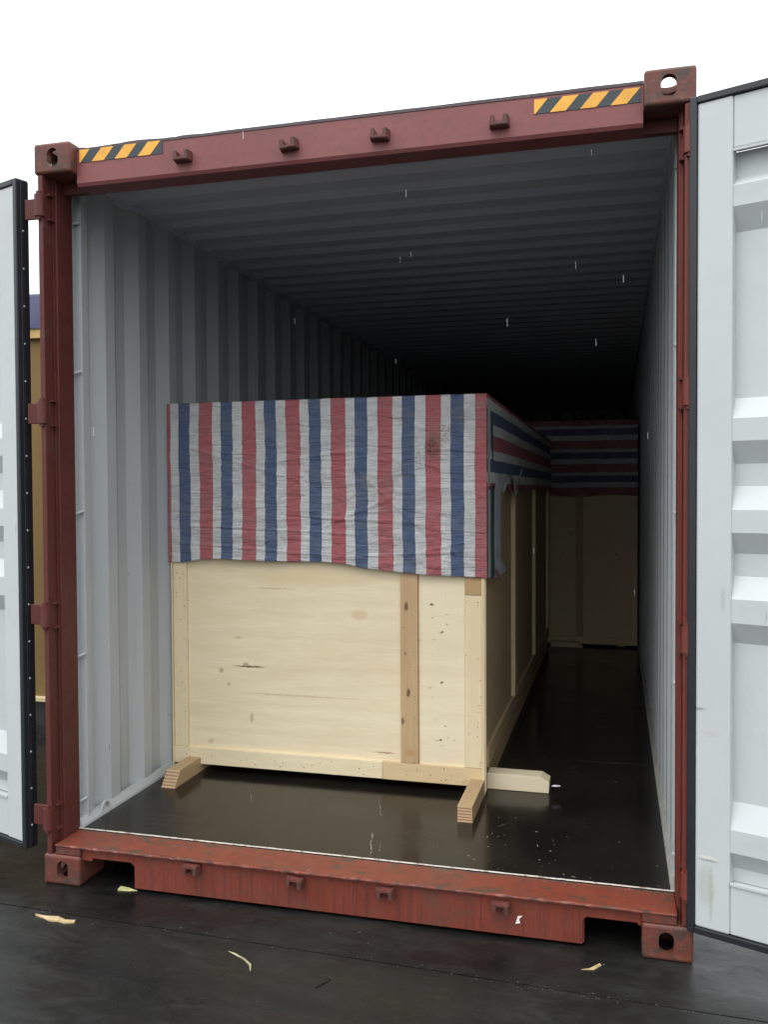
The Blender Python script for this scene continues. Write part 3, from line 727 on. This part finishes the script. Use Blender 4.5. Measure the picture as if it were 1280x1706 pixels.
def side(u, v):       # u along depth, v downwards
    y = .956+(BY-.956)*u; edge = 1.545+.05*noise.noise((y*5, 0, 1))+.018*noise.noise((y*18, 3, 1))
    if y < 1.75: edge += .02*math.sin(y*9)
    z = zT-(zT-edge)*v
    return (XR+.002+.010*v*(.4+noise.noise((y*4, z*5, 0)))+.003*noise.noise((y*14, z*12, 4)), y, z), (XR+(zT-z), 3+y)
grid(110, 22, side)
def sideL(u, v):
    y = .956+(BY-.956)*u; z = zT-.5*v
    return (XL-.001+.003*noise.noise((y*4, z*5, 8)), y, z), (XL-(zT-z), 3+y)
grid(30, 6, sideL)
bmesh.ops.remove_doubles(b, verts=b.verts[:], dist=.0004)
TP = obj('striped_tarpaulin', b, STR)
tag(TP, 'wrinkled red, white and blue striped woven sheet draped over the nearest crate', 'tarpaulin')
sol = TP.modifiers.new('thickness', 'SOLIDIFY'); sol.thickness = .0012; sol.offset = 1
# folded corner flap on the shaded side: pale selvedge, dark green seam, lilac band with frayed tail
PALE = plain('pale_flap', (.42, .43, .42), .5, bump=.4); GRN = plain('dark_green_seam', (.03, .085, .085), .5)
LIL = plain('lilac_grey_flap', (.42, .42, .47), .5, bump=.4)
def ribbon(y0, y1, z0, z1, xo, mat, name, wav=.004, taper=None, seg=40):
    b = bmesh.new(); pr_ = None
    for i in range(seg+1):
        t = i/seg; z = z1+(z0-z1)*t; w_ = wav*noise.noise((z*9, y0*7, 2)); w2 = wav*noise.noise((z*13, y1*7, 6))
        yb = y1 if taper is None else y1+taper(t)
        c4 = [b.verts.new((xo+.002*noise.noise((z*11, 1, 1)), y0+w_, z)), b.verts.new((xo+.004+.003*noise.noise((z*9, 4, 1)), (y0+yb)/2, z)), b.verts.new((xo+.001, yb+w2, z))]
        if pr_:
            for k in (0, 1): b.faces.new((pr_[k], pr_[k+1], c4[k+1], c4[k]))
        pr_ = c4
    for q in b.faces: q.smooth = True
    o = obj(name, b, mat, TP); return o
ribbon(.953, 1.04, 1.15, 1.96, XR+.004, PALE, 'folded_selvedge')['label'] = 'pale folded edge at the corner'
ribbon(1.045, 1.13, 1.14, 1.90, XR+.004, GRN, 'corner_seam', wav=.02)['label'] = 'dark green frayed seam'
ribbon(1.14, 1.37, 1.13, 1.62, XR+.008, LIL, 'hanging_flap', wav=.02, taper=lambda t: (.0 if t < .85 else (t-.85)*1.6))['label'] = 'lilac grey hanging flap with frayed tail'
b = bmesh.new()
for pts in ([(1.14, 1.165), (1.19, 1.175), (1.34, 1.118), (1.26, 1.112)],):
    b.faces.new([b.verts.new((XR+.014, y, z)) for y, z in pts])
obj('frayed_tail', b, plain('faded_pink', (.40, .14, .17), .5), TP)
# crumpled pale scrap hanging under the side stripes
b = bmesh.new(); n = 12; V = []
for i in range(n+1):
    for k in range(7):
        y = 1.30+1.05*i/n; zb = 1.60-.07*math.sin(i*.9)-.03*noise.noise((i*.9, 2, 2))-(.05 if 4 < i < 9 else 0)
        z = 1.622-(1.622-zb)*k/6; V.append(b.verts.new((XR+.010+.012*noise.noise((i*.8, k*.6, 2)), y, z)))
for i in range(n):
    for k in range(6): b.faces.new((V[i*7+k], V[(i+1)*7+k], V[(i+1)*7+k+1], V[i*7+k+1])).smooth = True
obj('torn_edge', b, PALE, TP)

# ------------------------------------------------------------------ rear crate, deeper in the container
RC = thing('wooden_crate', 'dim wooden crate deep inside the container, filling the width behind the long crate', 'crate', (1.21, 4.96, .16))
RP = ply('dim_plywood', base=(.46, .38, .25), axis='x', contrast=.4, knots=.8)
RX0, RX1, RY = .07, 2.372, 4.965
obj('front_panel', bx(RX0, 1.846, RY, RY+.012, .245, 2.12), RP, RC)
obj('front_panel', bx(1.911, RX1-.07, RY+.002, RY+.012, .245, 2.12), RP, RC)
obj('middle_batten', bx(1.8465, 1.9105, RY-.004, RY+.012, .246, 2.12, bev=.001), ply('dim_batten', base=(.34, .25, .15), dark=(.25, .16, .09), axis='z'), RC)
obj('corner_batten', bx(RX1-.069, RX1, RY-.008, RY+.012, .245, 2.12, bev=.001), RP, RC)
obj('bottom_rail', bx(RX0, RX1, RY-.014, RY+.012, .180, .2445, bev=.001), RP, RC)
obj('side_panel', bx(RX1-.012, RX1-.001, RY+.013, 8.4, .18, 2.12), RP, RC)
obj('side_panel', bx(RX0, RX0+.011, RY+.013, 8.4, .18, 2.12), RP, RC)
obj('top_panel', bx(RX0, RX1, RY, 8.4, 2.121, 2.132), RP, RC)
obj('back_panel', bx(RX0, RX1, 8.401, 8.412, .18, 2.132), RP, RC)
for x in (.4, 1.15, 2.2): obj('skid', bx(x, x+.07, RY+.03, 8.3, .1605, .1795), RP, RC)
STR2 = stripe_mat('striped_sheet_dim', .205, .074, .058, .176, .075, gain=.6)  # same stripes, colours darkened to stand in for the dim interior
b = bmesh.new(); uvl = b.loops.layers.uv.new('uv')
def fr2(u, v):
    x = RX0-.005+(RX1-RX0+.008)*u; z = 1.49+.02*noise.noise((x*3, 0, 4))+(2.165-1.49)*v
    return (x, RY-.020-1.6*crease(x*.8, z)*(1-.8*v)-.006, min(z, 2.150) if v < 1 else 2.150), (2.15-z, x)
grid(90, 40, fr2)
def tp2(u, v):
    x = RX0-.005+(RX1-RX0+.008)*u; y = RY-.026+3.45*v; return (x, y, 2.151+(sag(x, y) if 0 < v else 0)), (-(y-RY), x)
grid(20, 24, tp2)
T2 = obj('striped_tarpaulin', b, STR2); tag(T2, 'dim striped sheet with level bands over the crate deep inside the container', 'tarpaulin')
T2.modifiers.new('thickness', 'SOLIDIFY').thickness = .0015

# ------------------------------------------------------------------ loose timbers on the container floor
def timber(pts, y0, y1, mat, lab, name='timber_block'):
    cx = sum(p[0] for p in pts)/len(pts); zb = min(p[1] for p in pts)
    b = prism(bmesh.new(), pts, lambda u, v, t: (u, t, v), y0, y1)
    bmesh.ops.bevel(b, geom=b.edges[:], offset=.0015, segments=1, affect='EDGES')
    b.transform(Matrix.Translation((-cx, -(y0+y1)/2, -zb)))
    o = obj(name, b, mat); o.location = (cx, (y0+y1)/2, zb); return tag(o, lab, 'timber')
CLEAN = ply('fresh_sawn_timber', base=(.72, .62, .44), axis='x', contrast=.25)
timber([(1.6125, .161), (1.896, .161), (1.898, .213), (1.860, .233), (1.6125, .233)], 1.052, 1.145, CLEAN, 'short pale timber with a chamfered end sticking out right of the nearest crate')
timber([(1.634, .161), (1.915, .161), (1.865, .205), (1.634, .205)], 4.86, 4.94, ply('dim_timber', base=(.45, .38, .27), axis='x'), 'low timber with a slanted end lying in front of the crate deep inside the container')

# ------------------------------------------------------------------ yellow crate and blue sheet seen through the gap by the left door
YC = thing('timber_crate', 'ochre wooden crate standing outside, seen through the gap beside the left door', 'crate', (-1.7, 2.9, 0))
OCH = ply('ochre_plywood', base=(.19, .12, .042), dark=(.13, .075, .03), axis='z', contrast=.3)  # base kept dark, painting in the shade between door and container
YX0, YX1, YY = -3.1, -.30, 2.02  # right end drawn out, unseen, to cut side light on the panel
obj('wall_panel', bx(YX0, YX1, YY, YY+.015, .20, 2.625), OCH, YC)
obj('side_panel', bx(YX1-.015, YX1, YY+.0155, 5.2, .20, 2.625), OCH, YC)
obj('side_panel', bx(YX0, YX0+.015, YY+.0155, 5.2, .20, 2.625), OCH, YC)
obj('back_panel', bx(YX0, YX1, 5.2005, 5.215, .20, 2.625), OCH, YC)
obj('top_panel', bx(YX0, YX1, YY, 5.2, 2.626, 2.64), OCH, YC)
obj('top_rail', bx(YX0, YX1, YY-.035, YY-.001, 2.545, 2.622, bev=.003), ply('ochre_rail', base=(.50, .34, .13), dark=(.42, .27, .1), axis='x', contrast=.5), YC)
obj('bottom_board', bx(YX0, YX1, YY-.05, YY+.2, .176, .1995), ply('pale_bottom_board', base=(.6, .5, .3), axis='x'), YC)
DKW = plain('dark_wet_timber', (.03, .028, .024), .4)
for y in (2.03, 3.5, 4.9): obj('skid', bx(YX0, YX1, y, y+.14, 0, .1755), DKW, YC)
b = bmesh.new(); uvl = b.loops.layers.uv.new('uv')
def blu(u, v):
    x = YX0-.03+(YX1-YX0+.06)*u
    if v < .3: z = 2.60+(2.84-2.60)*v/.3; y = YY-.045+.06*v/.3
    else:
        t = (v-.3)/.7; y = YY+.015+3.2*t; z = 2.84+.16*math.sin(math.pi*t) if t < .9 else 2.89-.25*(t-.9)/.1
    return (x, y+.03*noise.noise((x*4, z*4, 0)), z+.03*noise.noise((x*3, y*2, 5))), (x, y)
grid(24, 40, blu)
tag(obj('blue_tarpaulin', b, plain('blue_tarp', (.016, .02, .075), .5, bump=.4)), 'dark blue sheet humped over the ochre crate beyond the left door', 'tarpaulin')

# ------------------------------------------------------------------ splinters, scraps and litter
CHIP = plain('raw_wood_chip', (.48, .36, .19), .6, bump=.6, var=.35); CHIPY = plain('yellow_green_chip', (.50, .50, .24), .5, var=.3); STRAW = plain('straw', (.30, .27, .16), .6, var=.3)
def chip(name, pts, z0, th, mat, lab, cat, group=None):
    """thin irregular flake; pts in x,y metres"""
    cx = sum(p[0] for p in pts)/len(pts); cy = sum(p[1] for p in pts)/len(pts)
    b = bmesh.new(); A = []; B = []
    for i, (x, y) in enumerate(pts):
        k = random.uniform(.2, 1); A.append(b.verts.new((x-cx, y-cy, 0))); B.append(b.verts.new((x-cx, y-cy, th*k)))
    b.faces.new(A); b.faces.new(B[::-1]); n_ = len(pts)
    for i in range(n_): b.faces.new((A[i], B[i], B[(i+1) % n_], A[(i+1) % n_]))
    bmesh.ops.triangulate(b, faces=b.faces[:]); bmesh.ops.recalc_face_normals(b, faces=b.faces[:])
    o = obj(name, b, mat); o.location = (cx, cy, z0); return tag(o, lab, cat, group)
chip('wood_splinter', [(.140, -.242), (.175, -.240), (.200, -.247), (.235, -.240), (.270, -.248), (.305, -.238), (.312, -.256), (.280, -.268), (.250, -.262), (.215, -.266), (.19, -.256)], .0005, .010, CHIP, 'long pale wood splinter lying on the joint line at the lower left', 'splinter')
chip('wood_scrap', [(.318, .040), (.352, .044), (.372, .030), (.398, .028), (.370, .018), (.322, .012)], .0005, .006, CHIPY, 'yellowish scrap on the ground under the notch of the sill', 'scrap')
chip('twig', [(.930, -.296), (.960, -.312), (1.000, -.332), (1.036, -.362), (1.050, -.392), (1.054, -.392), (1.041, -.358), (1.004, -.327), (.962, -.308)], .0005, .004, STRAW, 'thin bent straw lying on the wet ground left of centre', 'straw')
chip('wood_splinter', [(2.085, -.120), (2.110, -.108), (2.142, -.070), (2.148, -.080), (2.125, -.112)], .0005, .005, CHIP, 'small tan splinter on the ground before the right casting', 'splinter')
o = chip('paper_scrap', [(0, 0), (.016, .004), (.012, .018), (.024, .030), (.008, .028)], 0, .002, plain('pale_paper', (.75, .70, .6), .6), 'small pale scrap stuck to the sill right of the last keeper', 'scrap')
o.location = (1.871, .0185, .072); o.rotation_euler = (R(90), 0, 0)
chip('dark_stick', [(1.285, -.425), (1.300, -.400), (1.316, -.372), (1.320, -.375), (1.306, -.404), (1.290, -.430)], .0005, .004, plain('black_stick', (.006, .006, .006), .5), 'short black stick on the ground below the sill', 'stick')
chip('string_bit', [(1.912, 1.02), (1.922, 1.035), (1.945, 1.04), (1.950, 1.03), (1.93, 1.022)], .205, .006, plain('white_string', (.8, .8, .8), .5), 'white tuft at the end of the chamfered timber', 'string')
# fine litter: countless crumbs on the ground and on the container floor
b = bmesh.new()
def crumb(x, y, z, r, lng=1., ang=None):
    ang = random.uniform(0, math.pi) if ang is None else ang; n_ = 5; ps = []
    for i in range(n_):
        t = 2*math.pi*i/n_; u_, v_ = r*lng*math.cos(t)*random.uniform(.6, 1), r*math.sin(t)*random.uniform(.6, 1)
        ps.append(b.verts.new((x+u_*math.cos(ang)-v_*math.sin(ang), y+u_*math.sin(ang)+v_*math.cos(ang), z)))
    c0 = b.verts.new((x, y, z+r*.5))
    for i in range(n_): b.faces.new((ps[i], ps[(i+1) % n_], c0))
for i in range(70): crumb(random.gauss(1.95, .28), random.gauss(.48, .22) if True else 0, .1603, random.uniform(.0008, .0022), random.choice((1, 1, 3, 6)))
for i in range(40): crumb(random.uniform(.15, 2.3), random.uniform(.25, 2.2), .1603, random.uniform(.0007, .0016), random.choice((1, 2)))
b.verts.ensure_lookup_table()
for v in b.verts:
    if .1 < v.co.x < 1.62 and v.co.y > .95: v.co.y = .5+v.co.y*.1
    if v.co.y < .2: v.co.y = .2+random.random()*.002
o = obj('floor_litter', b, plain('pale_litter', (.34, .33, .29), .6)); o['kind'] = 'stuff'; o['label'] = 'fine pale crumbs scattered on the container floor'; o['category'] = 'litter'
b = bmesh.new()
for i in range(110):
    x = random.uniform(-.2, 2.9); crumb(x, j0(x)+random.gauss(0, .012)-.003, .0006, random.uniform(.0007, .0022), random.choice((1, 1, 2)))
for i in range(60):
    x = random.triangular(1.85, 2.5, 2.05); crumb(x, j0(x)+random.gauss(0, .008)-.012, .0006, random.uniform(.0005, .0014), 2, 0)
for i in range(90): crumb(random.uniform(-.4, 3.), random.uniform(-1.6, -.05), .0006, random.uniform(.0006, .0018), random.choice((1, 2, 5)))
o = obj('ground_litter', b, plain('grit', (.15, .15, .14), .6)); o['kind'] = 'stuff'; o['label'] = 'fine pale grit along the joint and over the wet ground'; o['category'] = 'litter'
# falling rain: water drops in front of the opening
WAT = NT('rain_water'); WAT.color((.9, .95, 1.)); WAT.rough(.05); WAT.b.inputs['Transmission Weight'].default_value = .8; WAT.b.inputs['IOR'].default_value = 1.33
b = bmesh.new()
for i in range(24):
    x, y, z = random.uniform(.3, 2.5), random.uniform(-1.2, .3), random.uniform(1.0, 2.7)
    tube(b, (x, y, z), (x+.0006, y, z-.020), .0005, 5)
o = obj('rain', b, WAT.m); o['kind'] = 'stuff'; o['label'] = 'sparse falling raindrops before the dark opening'; o['category'] = 'rain'
